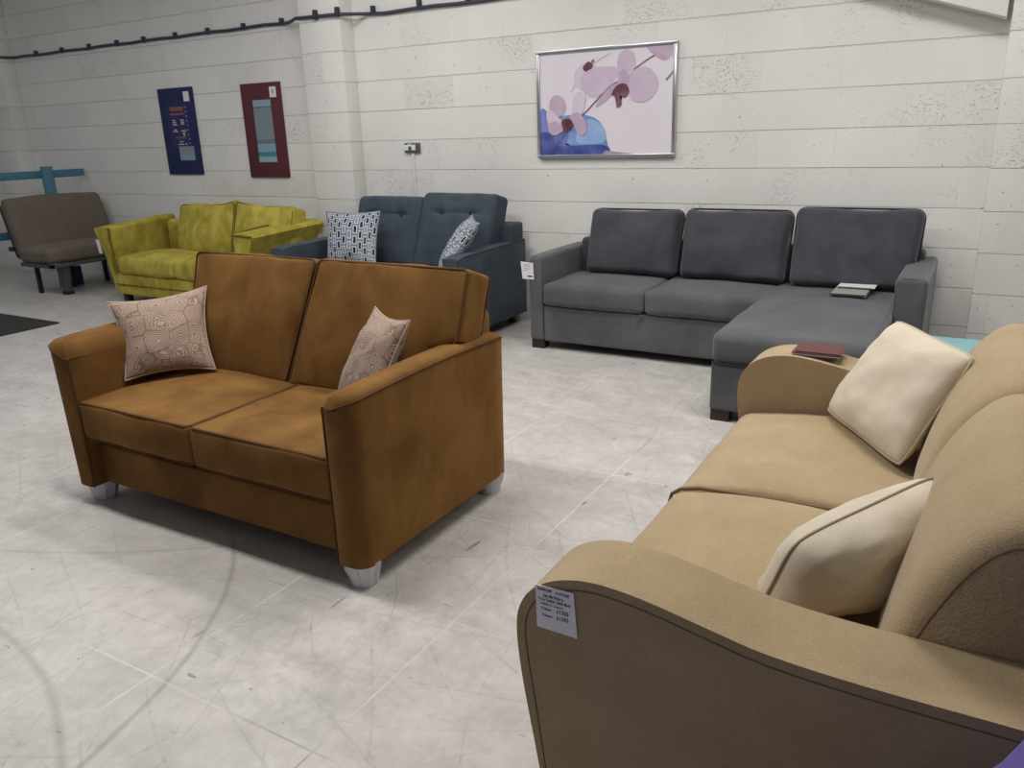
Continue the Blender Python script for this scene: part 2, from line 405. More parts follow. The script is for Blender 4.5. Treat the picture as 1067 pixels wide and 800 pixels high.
def pillow(c4, th, pinch=.10, n=22, seed=0, flat=2.2, wr=.012, rc=0):
    """throw pillow from its four corners (BL, BR, TR, TL), soft lens section, drawn-in edges, pointed corners"""
    BL, BR, TR, TL = [Vector(c) for c in c4]
    bm = bmesh.new(); uvl = bm.loops.layers.uv.new('UVMap')
    nrm = ((BR-BL)+(TR-TL)).cross((TL-BL)+(TR-BR)).normalized()
    def pos(u, v, side):
        a, b = 2*u-1, 2*v-1
        a2 = a*(1-pinch*(1-b*b)*abs(a)**1.0); b2 = b*(1-pinch*(1-a*a)*abs(b)**1.0)
        kk = 1-rc*(a*b)**4; a2 *= kk; b2 *= kk
        uu, vv = (a2+1)/2, (b2+1)/2
        p = BL*(1-uu)*(1-vv)+BR*uu*(1-vv)+TR*uu*vv+TL*(1-uu)*vv
        t = max(0, (1-abs(a)**flat)*(1-abs(b)**flat))**.55
        q = Vector((a*1.7+seed, b*1.7, side*3))
        w = noise.noise(q)*wr*1.3 + noise.noise(q*2.7)*wr*.6
        edge = max(abs(a), abs(b))
        crease = -wr*.7*max(0, math.sin((math.atan2(b, a))*9+seed))*max(0, edge-.45)*(1-edge)*5
        return p + nrm*side*(th*t*.5 + (w+crease)*t)
    grid = {}
    for s in (1, -1):
        for i in range(n+1):
            for j in range(n+1):
                if s == -1 and (i in (0, n) or j in (0, n)): grid[(s, i, j)] = grid[(1, i, j)]
                else:
                    u = .5-.5*math.cos(PI*i/n); v = .5-.5*math.cos(PI*j/n)
                    u = .5*u+.5*i/n; v = .5*v+.5*j/n
                    grid[(s, i, j)] = bm.verts.new(pos(u, v, s))
    for s in (1, -1):
        for i in range(n):
            for j in range(n):
                q = [(i, j), (i+1, j), (i+1, j+1), (i, j+1)]
                f = bm.faces.new([grid[(s, a, b)] for a, b in (q if s == 1 else q[::-1])])
                for lp, (a, b) in zip(f.loops, q if s == 1 else q[::-1]): lp[uvl].uv = (a/n, b/n)
    rim = [grid[(1, i, 0)].co.copy() for i in range(n)] + [grid[(1, n, j)].co.copy() for j in range(n)] + [grid[(1, n-i, n)].co.copy() for i in range(n)] + [grid[(1, 0, n-j)].co.copy() for j in range(n)]
    return bm, rim
def text(body, mat, parent, origin, right, upv, size, name='lettering', align='LEFT', off=.0006):
    cu = bpy.data.curves.new(name, 'FONT'); cu.body = body; cu.size = size; cu.align_x = align; cu.extrude = .0002
    tmp = bpy.data.objects.new('tmp', cu); C.collection.objects.link(tmp)
    dg = bpy.context.evaluated_depsgraph_get(); m = bpy.data.meshes.new_from_object(tmp.evaluated_get(dg)); bpy.data.objects.remove(tmp)
    r = Vector(right).normalized(); u = Vector(upv).normalized(); n = r.cross(u)
    mt = Matrix((r, u, n)).transposed().to_4x4(); mt.translation = Vector(origin)+n*off
    m.transform(mt); m.materials.clear(); m.materials.append(mat)
    o = bpy.data.objects.new(name, m); C.collection.objects.link(o)
    if parent: m.transform(Matrix.Translation(-Vector(parent['_o']))); o.parent = parent; o['_o'] = list(parent['_o'])
    return o
def quad_slab(c4, th):
    """flat card from four corners with thickness"""
    c = [Vector(p) for p in c4]; n = (c[1]-c[0]).cross(c[3]-c[0]).normalized()*th
    bm = bmesh.new(); a = [bm.verts.new(p) for p in c]; b = [bm.verts.new(p-n) for p in c]
    bm.faces.new(a); bm.faces.new(b[::-1])
    for i in range(4): bm.faces.new((a[i], b[i], b[(i+1) % 4], a[(i+1) % 4]))
    return bm

def merge(objs, name):
    """join the printed shapes of one surface into a single mesh"""
    bm = bmesh.new(); mats = []
    for o in objs:
        m = o.data.materials[0]
        if m not in mats: mats.append(m)
        k = mats.index(m); n0 = len(bm.faces); bm.from_mesh(o.data); bm.faces.ensure_lookup_table()
        for f in bm.faces[n0:]: f.material_index = k
    me_ = bpy.data.meshes.new(name); bm.to_mesh(me_); bm.free()
    for m in mats: me_.materials.append(m)
    p = objs[0].parent; off = list(objs[0]['_o'])
    for o in objs: bpy.data.objects.remove(o)
    o = bpy.data.objects.new(name, me_); C.collection.objects.link(o); o.parent = p; o['_o'] = off
    return o

# ------------------------------------------------------------------ the room
WY = 5.231; PY = 5.08; CEIL = 3.3
struct('floor', B(-10.6, 3.6, -1.6, WY+.2, -.1, 0), M_FLOOR, smooth=False)
struct('wall_back', B(-10.6, 3.6, WY, WY+.2, 0, CEIL), M_WALL, smooth=False)
struct('wall_left', B(-10.8, -10.6, -1.6, WY+.2, 0, CEIL), M_WALL_Y, smooth=False)
struct('ceiling', B(-10.8, 3.6, -1.6, WY+.2, CEIL, CEIL+.1), plain('ceiling_paint', (225, 224, 220), .8), smooth=False)
struct('wall_pier_left', B(-9.6, -9.13, PY, WY, 0, CEIL, r=.006), M_WALL)
struct('wall_pier_middle', B(-4.86, -4.44, PY, WY, 0, CEIL, r=.006), M_WALL)
struct('wall_pier_right', B(-.015, .42, PY, WY, 0, CEIL, r=.006), M_WALL)
struct('trim_1', prism([(-.036, 1.835), (-.036, 2.30), (-2.2, 3.02), (-2.2, 2.555)], 'y', PY-.01, WY, .004), M_WHITEBOARD)

# ceiling battens (their light is set at the top)
for i, (bx_, by_, e) in enumerate(BATTENS):
    t = thing('ceiling_batten', 'long white strip lamp on the ceiling ' + ('above the tan sofa', 'above the grey chaise', 'close to the wall above the blue sofa', 'above the front of the yellow sofa', 'above the black floor mat at far left', 'beyond the beige sofa at far right')[i], 'ceiling light', (bx_, by_, CEIL), 'strip lamps on the ceiling')
    part('lamp_body', B(bx_-.72, bx_+.72, by_-.13, by_+.13, LAMP_Z+.02, CEIL, r=.01), M_LAMPBODY, t)
    part('diffuser', B(bx_-.70, bx_+.70, by_-.11, by_+.11, LAMP_Z-.05, LAMP_Z+.02, r=.01), M_LAMP, t)

# ------------------------------------------------------------------ cable with clips along the wall
cab = thing('wall_cable', 'dark grey cable clipped high along the white block wall', 'cable', (-5, WY, 2.25))
cz = 2.25
def cpath():
    pts = [(-9.8, PY-.014, 2.262), (-9.14, PY-.014, 2.262)]
    pts += [(-9.08, WY-.014, 2.262)]
    x = -8.9
    while x < -5.2:
        pts.append((x, WY-.014, 2.262+.004*math.sin(x*9))); x += .22
    pts += [(-5.15, WY-.016, 2.256), (-5.03, WY-.06, 2.256), (-4.88, PY-.014, 2.256), (-4.6, PY-.014, 2.25), (-4.44, PY-.014, 2.246), (-4.40, PY+.03, 2.248), (-4.28, WY-.014, 2.25)]
    x = -4.1
    while x < -1.0:
        pts.append((x, WY-.014, 2.243+.004*math.sin(x*8))); x += .22
    return pts
part('cable_run', T(cpath(), .013, seg=8), M_CABLE, cab)
for x in (-8.675, -8.224, -7.778, -7.341, -6.943, -6.499, -6.069, -5.625, -5.179, -4.219, -3.786, -3.358, -2.92, -2.48, -2.05, -1.6):
    y = WY
    bm = B(x-.016, x+.016, y-.03, y, cz-.012+.01, cz+.05, r=.003); part('clip', bm, M_CLIP, cab)
for x in (-4.667, -4.443, -9.3): part('clip', B(x-.016, x+.016, PY-.03, PY, cz-.02, cz+.048, r=.003), M_CLIP, cab)

# ------------------------------------------------------------------ socket + trunking
s = thing('wall_socket', 'brushed steel double socket with white inserts on the white block wall', 'socket', (-3.93, WY, 1.24))
part('face_plate', B(-4.005, -3.862, WY-.022, WY, 1.225, 1.300, r=.004), M_SOCKET, s)
for dx in (-.047, .022): part('switch', B(-3.945+dx-.012, -3.945+dx+.026, WY-.028, WY-.02, 1.243, 1.285, r=.003), M_PLUGIN, s)
part('rocker', B(-3.965, -3.94, WY-.027, WY-.02, 1.272, 1.293, r=.002), M_PLUGIN, s)
solo('cable_trunking', B(-3.945, -3.922, WY-.016, WY, .05, 1.224, r=.003), M_CONDUIT, 'thin white conduit running down the wall below the double socket', 'conduit', (-3.93, WY, .05))

# ------------------------------------------------------------------ orchid picture
px0, px1, pz0, pz1 = -2.812, -1.805, 1.172, 1.876; fy = WY-.035
pic = thing('framed_picture', 'framed print of pale pink orchids and blue bowl on white block wall', 'picture', ((px0+px1)/2, WY, pz0))
bmf = bmesh.new()
for a in ((px0, px1, pz0, pz0+.022), (px0, px1, pz1-.022, pz1), (px0, px0+.022, pz0+.022, pz1-.022), (px1-.022, px1, pz0+.022, pz1-.022)):
    box(bmf, a[0], a[1], fy, WY, a[2], a[3], r=.003)
part('frame', bmf, M_SILVER, pic)
def print_mat():
    t = NT('orchid_print_background'); p = t.geo(); sep = t.n('ShaderNodeSeparateXYZ'); t.l(p, sep.inputs[0])
    f = t.ramp(t.noise(p, 1.5, 1), .3, .7)
    c = t.mix(f, srgb((236, 229, 235)), srgb((228, 220, 229)))
    t.l(c, t.b.inputs['Base Color']); t.b.inputs['Roughness'].default_value = .25; return t.m
prn = [part('print', B(px0+.02, px1-.02, fy+.012, WY-.002, pz0+.02, pz1-.02), print_mat(), pic, smooth=False)]
# the printed shapes: pixel positions in the photo's picture crop -> print coordinates
def pp(u, v): # u,v in 0..1 across the print, v up
    return (px0+.022+(px1-px0-.044)*u, pz0+.022+(pz1-pz0-.044)*v)
lay = [0]
INKS = {}
def ink(col):
    if col not in INKS:
        t = NT('print_ink'); p = t.geo(); f = t.ramp(t.noise(p, 9, 3, .55), .32, .68)
        lite = tuple(min(255, int(c+(240-c)*.30)) for c in col); t.l(t.mix(f, srgb(col), srgb(lite)), t.b.inputs['Base Color']); t.b.inputs['Roughness'].default_value = .25
        INKS[col] = t.m
    return INKS[col]
def shape(pts, col, name='printed_petal', n=6, sm=True):
    lay[0] += 1; y = fy+.0118-.00025*lay[0]
    P = smooth_poly([(a, b) for a, b in pts], True, n) if sm else [Vector(p) for p in pts]
    bm = bmesh.new(); vs = []
    for q in P:
        u = min(1, max(0, q.x)); v = min(1, max(0, q.y)); x, z = pp(u, v); vs.append(bm.verts.new((x, y, z)))
    bmesh.ops.remove_doubles(bm, verts=vs, dist=1e-5)
    vs = [v for v in bm.verts]
    bm.faces.new(vs); bmesh.ops.triangulate(bm, faces=bm.faces[:])
    prn.append(part(name, bm, ink(col), pic, smooth=False))
def ell(cu, cv, ru, rv, ang=0, n=14):
    a = math.radians(ang); return [(cu+ru*math.cos(t)*math.cos(a)-rv*math.sin(t)*math.sin(a)*.72, cv+ru*math.cos(t)*math.sin(a)*1.38+rv*math.sin(t)*math.cos(a)) for t in [2*PI*k/n for k in range(n)]]
shape([(0, 0), (.51, 0), (.52, .12), (.50, .26), (.43, .36), (.3, .40), (.12, .38), (0, .36)], (104, 142, 208), 'printed_bowl', sm=True)
shape([(0, .01), (0, .44), (.06, .43), (.10, .3), (.10, .01)], (112, 128, 206), 'printed_bowl')
shape([(.30, .12), (.50, .12), (.51, .24), (.44, .33), (.36, .34), (.3, .24)], (144, 176, 226), 'printed_bowl')
shape([(0, 0), (.5, 0), (.5, .09), (.2, .10), (.12, .2), (0, .22)], (44, 58, 140), 'printed_bowl')
shape([(.12, .10), (.2, .10), (.22, .22), (.12, .22)], (70, 92, 180), 'printed_bowl')
shape([(.51, 0), (.72, 0), (.6, .02), (.52, .035)], (150, 138, 170), 'printed_shadow')
def stem(pts, w, col):
    L = smooth_poly(pts, False, 5); A = []; D = []
    for i, q in enumerate(L):
        t = (L[min(i+1, len(L)-1)]-L[max(0, i-1)]).normalized(); nn = Vector((-t.y, t.x)); A.append(q+nn*w); D.append(q-nn*w)
    shape([tuple(v) for v in A]+[tuple(v) for v in D[::-1]], col, 'printed_stem', sm=False)
stem([(.25, .62), (.33, .78), (.4, .86), (.55, .97)], .006, (208, 188, 206))
stem([(.12, .08), (.25, .28), (.38, .44), (.52, .62), (.7, .78), (.86, .91), (1, .965)], .006, (92, 66, 84))
stem([(.95, .68), (1, .76)], .008, (128, 122, 110))
pk = (206, 184, 207); pk2 = (190, 164, 190); pk3 = (218, 201, 219); br = (96, 52, 66)
shape([(.82, 1), (.84, .94), (.9, .88), (.94, .86), (.98, .9), (1, .92), (1, 1)], pk2)
shape(ell(.37, .76, .10, .13, 30), pk3); shape([(.34, .84), (.38, .9), (.42, .86), (.38, .80)], br); shape([(.40, .9), (.43, .92), (.42, .88)], (150, 96, 130))
shape([(.32, .72), (.36, .60), (.42, .56), (.50, .60), (.58, .72), (.62, .80), (.56, .84), (.44, .84), (.36, .80)], pk)
shape(ell(.665, .86, .065, .13, 0), pk); shape([(.60, .66), (.63, .80), (.66, .80), (.70, .66)], pk2)
shape([(.69, .70), (.74, .80), (.82, .81), (.88, .72), (.89, .62), (.84, .52), (.76, .49), (.70, .54)], pk); shape([(.62, .68), (.56, .66), (.48, .56), (.44, .48), (.46, .47), (.55, .56)], pk2)
shape([(.56, .58), (.60, .66), (.66, .67), (.69, .60), (.66, .54), (.62, .56), (.635, .48), (.60, .45), (.585, .55)], br)
shape(ell(.14, .49, .065, .11, 10), pk2); shape([(.05, .40), (.08, .46), (.16, .36), (.20, .30), (.13, .22), (.08, .24)], pk3)
shape([(.26, .40), (.27, .56), (.32, .62), (.36, .56), (.34, .42), (.3, .38)], pk3); shape([(.24, .38), (.30, .42), (.36, .34), (.37, .24), (.34, .19), (.30, .22), (.27, .30)], pk2)
shape([(.17, .33), (.20, .36), (.25, .35), (.255, .26), (.20, .23), (.18, .27)], br)
shape([(.06, .30), (.12, .34), (.17, .30), (.18, .24), (.12, .2), (.08, .22)], pk2)
merge(prn, 'print')

# ------------------------------------------------------------------ fabric sample boards
def board(name, x0, x1, z0, z1, col, label):
    t = thing(name, label, 'sample board', ((x0+x1)/2, WY, z0))
    part('board', B(x0, x1, WY-.02, WY, z0, z1, r=.002), plain('board_cloth', col, .8), t)
    return t
PT = []
def patch(t, x0, x1, z0, z1, col, name='cloth_patch', d=.002, rough=.8, label=None):
    o = part(name, B(x0, x1, WY-.02-d, WY-.0195, z0, z1), plain('patch_colour', col, rough), t, smooth=False, label=label)
    if name != 'paper_label': PT.append(o)
    return o
b = board('sample_board', -6.86, -6.385, 1.066, 1.838, (28, 38, 84), 'navy blue sample board with orange and white details on white wall')
patch(b, -6.50, -6.425, 1.715, 1.80, (226, 224, 228), 'paper_label', .003)
patch(b, -6.745, -6.48, 1.32, 1.70, (40, 46, 96), 'embroidered_patch')
patch(b, -6.71, -6.53, 1.636, 1.672, (140, 84, 60), 'orange_print', .003); patch(b, -6.72, -6.52, 1.602, 1.616, (150, 96, 60), 'orange_print', .003); patch(b, -6.68, -6.54, 1.39, 1.41, (120, 80, 70), 'orange_print', .003)
for (x, z, w, h) in ((-6.70, 1.53, .05, .012), (-6.70, 1.55, .04, .01), (-6.70, 1.51, .06, .012), (-6.59, 1.55, .05, .01), (-6.585, 1.53, .045, .012), (-6.59, 1.515, .05, .01), (-6.71, 1.45, .07, .01), (-6.69, 1.465, .03, .01), (-6.60, 1.455, .08, .01), (-6.58, 1.435, .04, .01), (-6.57, 1.41, .02, .03), (-6.64, 1.36, .06, .008), (-6.66, 1.335, .08, .01), (-6.56, 1.335, .02, .012)):
    patch(b, x, x+w, z, z+h, (190, 178, 196), 'white_print', .003)
for k in range(9): patch(b, -6.505, -6.49, 1.34+k*.04, 1.352+k*.04, (150, 140, 170), 'white_print', .003)
patch(b, -6.66, -6.455, 1.245, 1.32, (140, 142, 150), d=.003); patch(b, -6.66, -6.455, 1.195, 1.245, (122, 160, 176), d=.003)
merge(PT, 'printed_pattern'); PT.clear()
b = board('sample_board', -5.752, -5.282, 1.04, 1.822, (88, 38, 48), 'maroon sample board with striped blue grey panel on white wall')
patch(b, -5.40, -5.325, 1.70, 1.785, (226, 222, 224), 'paper_label', .003); patch(b, -5.375, -5.35, 1.73, 1.765, (170, 168, 172), 'faded_print', .0035)
for z0, z1, c in ((1.63, 1.685, (138, 160, 170)), (1.62, 1.63, (88, 104, 116)), (1.36, 1.62, (122, 138, 148)), (1.325, 1.36, (112, 118, 134)), (1.255, 1.325, (130, 162, 178)), (1.215, 1.255, (72, 128, 146)), (1.17, 1.215, (140, 172, 184))):
    patch(b, -5.615, -5.40, z0, z1, c, 'striped_cloth', .003)

merge(PT, 'striped_cloth')
# ------------------------------------------------------------------ mat on the floor at left
solo('floor_mat', B(-9.2, -6.33, 2.9, 3.57, 0, .012, r=.004), M_MAT, 'black rubber mat lying on the pale floor at far left', 'mat', (-7.8, 3.2, 0))

# ------------------------------------------------------------------ teal timber barrier
f = thing('timber_barrier', 'teal painted timber barrier with two rails behind the brown chair bed', 'barrier', (-8.22, 4.5, 0))
part('rail', B(-8.235, -8.20, 2.6, 5.2, 1.055, 1.13, r=.004), M_TEAL, f)
part('rail', B(-8.235, -8.20, 2.6, 4.95, .50, .575, r=.004), M_TEAL, f)
part('post', B(-8.20, -8.13, 4.74, 4.83, 0, 1.17, r=.004), M_TEAL, f)
part('post', B(-8.20, -8.13, 3.3, 3.39, 0, 1.17, r=.004), M_TEAL, f)

# ------------------------------------------------------------------ brown chair bed
t = thing('chair_bed', 'brown upholstered armless chair bed on grey metal legs by teal barrier', 'chair bed', (-7.75, 4.68, 0))
def lean(p): # back leans away
    return Vector((p.x - .30*(p.z-.42)*1.0, p.y + .012*(p.z-.4), p.z))
part('backrest', soft(-7.93, -7.80, 4.20, 5.16, .36, .90, .045, (.03, 0, .01), warp=lean, wr=.006, seed=3), M_BROWN, t)
part('seat', soft(-7.92, -7.42, 4.20, 5.16, .31, .45, .05, (0, 0, .03), wr=.006, seed=5), M_BROWN, t)
fr = bmesh.new(); box(fr, -7.90, -7.42, 4.21, 4.25, .275, .31, r=.004); box(fr, -7.90, -7.42, 5.11, 5.15, .275, .31, r=.004); box(fr, -7.46, -7.42, 4.21, 5.15, .275, .31, r=.004); box(fr, -7.92, -7.88, 4.21, 5.15, .275, .31, r=.004)
part('metal_frame', fr, M_GREYMETAL, t)
part('edge_band', soft(-7.99, -7.90, 4.205, 5.155, .34, .84, .03, warp=lean, wr=0), M_BROWN_D, t)
part('leg', prism([(-7.62, .28), (-7.47, .28), (-7.50, .03), (-7.56, .03)], 'y', 4.36, 4.42, .01), M_GREYMETAL, t)
part('foot', B(-7.57, -7.49, 4.35, 4.43, 0, .03, r=.006), M_BLACK, t)
for (x, y) in ((-7.86, 4.32), (-7.86, 5.02), (-7.58, 5.02), (-7.86, 4.66)):
    part('leg', B(x-.018, x+.018, y-.018, y+.018, 0, .28, r=.003), M_BLACK, t)
part('hinge', B(-7.99, -7.93, 4.165, 4.20, .42, .46, r=.004), M_BLACK, t)
ub = thing('small_box', 'small blue and white box on the floor beneath the brown chair bed', 'box', (-7.95, 4.85, 0))
part('carton', B(-8.05, -7.92, 4.62, 4.80, 0, .19, r=.003), plain('blue_carton', (58, 78, 130), .6), ub)
part('white_band', B(-7.921, -7.915, 4.62, 4.66, .0, .19), M_WHITE, ub)

# ------------------------------------------------------------------ yellow sofa
t = thing('yellow_sofa', 'lime yellow velvet two seater sofa with flared arms against the wall', 'sofa', (-5.85, 4.7, 0))
yb = 5.04
part('base', soft(-6.70, -5.02, 4.35, yb, .07, .255, .02, (0, .006, 0), wr=.002), M_YELLOW, t)
part('piping', T([(-6.68, 4.342, .165), (-5.04, 4.342, .165)], .005), M_YELLOW_D, t)
for a, c in ((-6.60, -5.86), (-5.855, -5.12)):
    own = part('seat_cushion', soft(a, c, 4.33, 4.88, .255, .42, .04, (.003, .015, .03), wr=.006, seed=a), M_YELLOW, t)
part('back_frame', soft(-6.62, -5.10, 4.90, yb, .1, .68, .04, wr=.003), M_YELLOW, t)
def ytilt(cx):
    def w(p): return Vector((p.x, p.y + .28*(p.z-.43), p.z + .035*math.exp(-((p.x+5.54)/.14)**2)*max(0, (p.z-.5)/.3) - .28*(p.y-4.70)))
    return w
for a, c in ((-6.26, -5.545), (-5.54, -4.87)):
    own = part('back_cushion', soft(a, c, 4.70, 4.86, .42, .835, .035, (.01, .05, .005), warp=ytilt(a), wr=.008, seed=a*2), M_YELLOW, t)
    part('piping', piping_y(a, c, .42, .835, 4.705, .035, .004, warp=ytilt(a)), M_YELLOW_D, own)
def yarm(sgn):
    # profile (offset outward, z) at front; outward flare
    o = -6.66 if sgn < 0 else -5.08
    prof = [(0, .08), (.04, .08), (.055, .2), (.10, .40), (.165, .56), (.215, .635), (.20, .655), (.10, .665), (.0, .66), (-.015, .645), (.0, .56), (.02, .42), (.03, .3), (.03, .26), (0, .26)]
    prof = [(o+sgn*a, z) for a, z in prof]
    bm = prism(prof, 'y', 4.345, yb, .008, 2)
    for v in bm.verts:
        k = (v.co.y-4.345)/(yb-4.345)
        if v.co.z > .3: v.co.z += .05*k*(v.co.z-.3)/.35; v.co.x += sgn*.09*k*(v.co.z-.3)/.35 if sgn > 0 else 0
    return bm
part('arm', yarm(-1), M_YELLOW, t); part('arm', yarm(1), M_YELLOW, t)
part('piping', T([(-6.645, 4.337, .66), (-6.655, 4.337, .56), (-6.635, 4.337, .42), (-6.63, 4.337, .27)], .011), M_YELLOW_D, t)
part('piping', T([(-5.095, 4.34, .655), (-5.09, 4.6, .68), (-5.08, yb, .71)], .006), M_YELLOW_D, t)
part('piping', T([(-4.87, 4.34, .645), (-5.08, 4.337, .655), (-5.10, 4.337, .56)], .006), M_YELLOW_D, t)
for x in (-6.62, -5.08):
    for y in (4.40, 4.98): part('foot', B(x-.03, x+.03, y-.03, y+.03, 0, .08, r=.004), M_DARKWOOD, t)
tg = solo('price_tag', quad_slab([(-6.842, 4.338, .43), (-6.80, 4.338, .43), (-6.815, 4.338, .545), (-6.862, 4.338, .555)], .003), M_WHITE, 'plain white tag hanging on the left arm of yellow sofa', 'tag', (-6.83, 4.338, .5), smooth=False)

# ------------------------------------------------------------------ blue sofa
t = thing('blue_sofa', 'slate blue two seater sofa with buttoned back cushions below wall socket', 'sofa', (-3.74, 4.7, 0))
part('base', soft(-4.44, -3.03, 4.24, 5.1, .07, .29, .02, wr=.002), M_BLUE, t)
for a, c in ((-4.43, -3.74), (-3.735, -3.04)): part('seat_cushion', soft(a, c, 4.22, 4.80, .29, .43, .03, (0, .01, .02), seed=a), M_BLUE, t)
part('back_frame', soft(-4.52, -2.90, 4.93, 5.12, .07, .735, .02, wr=.002), M_BLUE, t)
def barm(x0, x1):
    return prism([(4.22, .07), (4.22, .59), (4.3, .597), (5.12, .612), (5.12, .07)], 'x', x0, x1, .012, 3)
part('arm', barm(-4.555, -4.43), M_BLUE, t); part('arm', barm(-3.01, -2.885), M_BLUE, t)
for x in (-2.887, -3.0): part('piping', T([(4.225, 0, 0)][:0]+[(x, 4.225, .10), (x, 4.225, .58), (x, 4.3, .594), (x, 5.10, .608)], .0045), M_BLUE_D, t)
def bt(p): return Vector((p.x, p.y + .30*(p.z-.43), p.z - .28*(p.y-4.70)))
for a, c, zt in ((-4.23, -3.62, .93), (-3.625, -3.01, .955)):
    def dimple(p, a=a, c=c, zt=zt):
        q = p.copy()
        if p.y < 4.82:
            zc = zt-.135; d = abs(p.z-zc)
            inx = (c-p.x) > .09 and (p.x-a) > .09
            q.y += .014*math.exp(-(d/.016)**2)*(1 if inx else .25)
            for bx in (a+(c-a)*.3, a+(c-a)*.7): q.y += .022*math.exp(-((p.x-bx)**2+(p.z-zc)**2)/.03**2)
        # leaning outer corners
        q.x += (.05 if c > -3.1 else 0)*(p.z-.43)*(p.x-a)/(c-a) + .07*(p.z-.43)
        return bt(q)
    own = part('back_cushion', soft(a, c, 4.70, 4.87, .43, zt, .035, (.004, .03, .006), warp=dimple, wr=.004, m=22, seed=a), M_BLUE, t)
    for k in (.3, .7):
        bx = a+(c-a)*k; q = bt(Vector((bx+.035, 4.698, zt-.135)))
        bm = bmesh.new(); bmesh.ops.create_uvsphere(bm, u_segments=12, v_segments=8, radius=.013, matrix=Matrix.Translation(q) @ Matrix.Diagonal((1, .5, 1, 1))); part('button', bm, M_BLUE_D, t)
for x in (-4.5, -2.97):
    for y in (4.28, 5.04): part('foot', B(x-.025, x+.025, y-.025, y+.025, 0, .08, r=.004), M_DARKWOOD, t)
def throw(name, c4, th, mat, label, group, pinch=.1, seed=0, rimmat=None, wr=.012, flat=2.2, piped=True, rc=0):
    bm, rim = pillow(c4, th, pinch, seed=seed, wr=wr, flat=flat, rc=rc)
    c = sum((Vector(p) for p in c4), Vector())/4; c.z = min(p[2] for p in c4)
    tt = thing(name, label, 'cushion', c, group)
    cv = part('cover', bm, mat, tt, ang=180)
    if piped: part('seam', T(rim, .0035, True), rimmat or mat, cv)
    return tt
throw('throw_cushion', [(-4.24, 4.47, .45), (-3.76, 4.46, .45), (-3.81, 4.62, .84), (-4.30, 4.58, .825)], .13, M_GEO, 'black and white dash patterned cushion at left end of blue sofa', 'patterned cushions on the blue sofa', .07, 2)
throw('throw_cushion', [(-3.25, 4.52, .44), (-3.08, 4.29, .48), (-2.88, 4.50, .79), (-3.04, 4.66, .83)], .13, M_GEO, 'black and white dash patterned cushion leaning on right arm of blue sofa', 'patterned cushions on the blue sofa', .07, 5)

# ------------------------------------------------------------------ grey corner sofa
t = thing('grey_corner_sofa', 'dark grey plush corner sofa with chaise on its right, under the white wall', 'sofa', (-1.35, 4.8, 0))
part('base', soft(-2.385, -1.035, 4.445, 5.08, .055, .285, .012, wr=.001), M_GREY, t)
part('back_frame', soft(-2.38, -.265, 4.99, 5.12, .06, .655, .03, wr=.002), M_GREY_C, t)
for a, c in ((-2.385, -1.705), (-1.70, -1.00)):
    own = part('seat_cushion', soft(a, c, 4.42, 4.98, .29, .435, .035, (.002, .01, .018), wr=.003, seed=a), M_GREY, t)
part('seat_tab', B(-1.725, -1.705, 4.41, 4.43, .265, .29, r=.003), M_GREY_C, t)
part('chaise_base', soft(-1.04, -.355, 3.60, 4.98, .055, .29, .015, wr=.001), M_GREY, t)
own = part('chaise_cushion', soft(-1.045, -.35, 3.585, 4.98, .29, .44, .045, (.004, .01, .018), wr=.004, m=14, seed=9), M_GREY, t)
part('piping', piping_z(-1.045, -.35, 3.585, 4.98, .292, .03, .004), M_GREY_D, own)
def garm(x0, x1, y0): return soft(x0, x1, y0, 5.17, .055, .605, .028, wr=.0015)
own = part('arm', garm(-2.492, -2.385, 4.44), M_GREY, t); part('piping', piping_y(-2.49, -2.387, .06, .603, 4.452, .03, .004), M_GREY_D, own)
own = part('arm', garm(-.352, -.205, 4.385), M_GREY, t); part('piping', piping_y(-.35, -.217, .06, .603, 4.397, .03, .004), M_GREY_D, own)
for a, c, zt in ((-2.275, -1.66, .85), (-1.635, -.99, .86), (-.96, -.295, .88)):
    def gw(p, a=a, c=c):
        return Vector((p.x + .02*(p.z-.44)*(1 if p.x > (a+c)/2 else -1), p.y + .33*(p.z-.44), p.z - .25*(p.y-4.875)))
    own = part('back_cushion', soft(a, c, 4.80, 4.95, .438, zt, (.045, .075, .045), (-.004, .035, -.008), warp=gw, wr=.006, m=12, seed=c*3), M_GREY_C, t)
    part('piping', piping_y(a-.012, c+.012, .428, zt+.012, 4.875, .05, .006, warp=gw), M_GREY_D, own)
for x, y in ((-2.435, 4.49), (-2.435, 5.04), (-.29, 4.43), (-.29, 5.04), (-.99, 3.65), (-.42, 3.65)):
    part('foot', B(x-.045, x+.045, y-.04, y+.04, 0, .06, r=.003), M_DARKWOOD, t)
tg = thing('price_tag', 'small white price tag hanging on left arm of grey corner sofa', 'tag', (-2.49, 4.43, .45))
part('card', quad_slab([(-2.528, 4.432, .456), (-2.445, 4.432, .455), (-2.450, 4.432, .560), (-2.540, 4.432, .567)], .002), M_WHITE, tg, smooth=False)
LN = []
for k, (w, z) in enumerate(((.05, .545), (.045, .533), (.055, .52), (.03, .508))): LN.append(part('printed_line', quad_slab([(-2.52, 4.4315, z), (-2.52+w, 4.4315, z), (-2.52+w, 4.4315, z+.004), (-2.52, 4.4315, z+.004)], .0005), plain('faint_print', (150, 150, 156), .8), tg, smooth=False))
LN.append(part('printed_line', quad_slab([(-2.49, 4.4315, .47), (-2.455, 4.4315, .47), (-2.455, 4.4315, .479), (-2.49, 4.4315, .479)], .0005), M_INK, tg, smooth=False)); merge(LN, 'lettering')
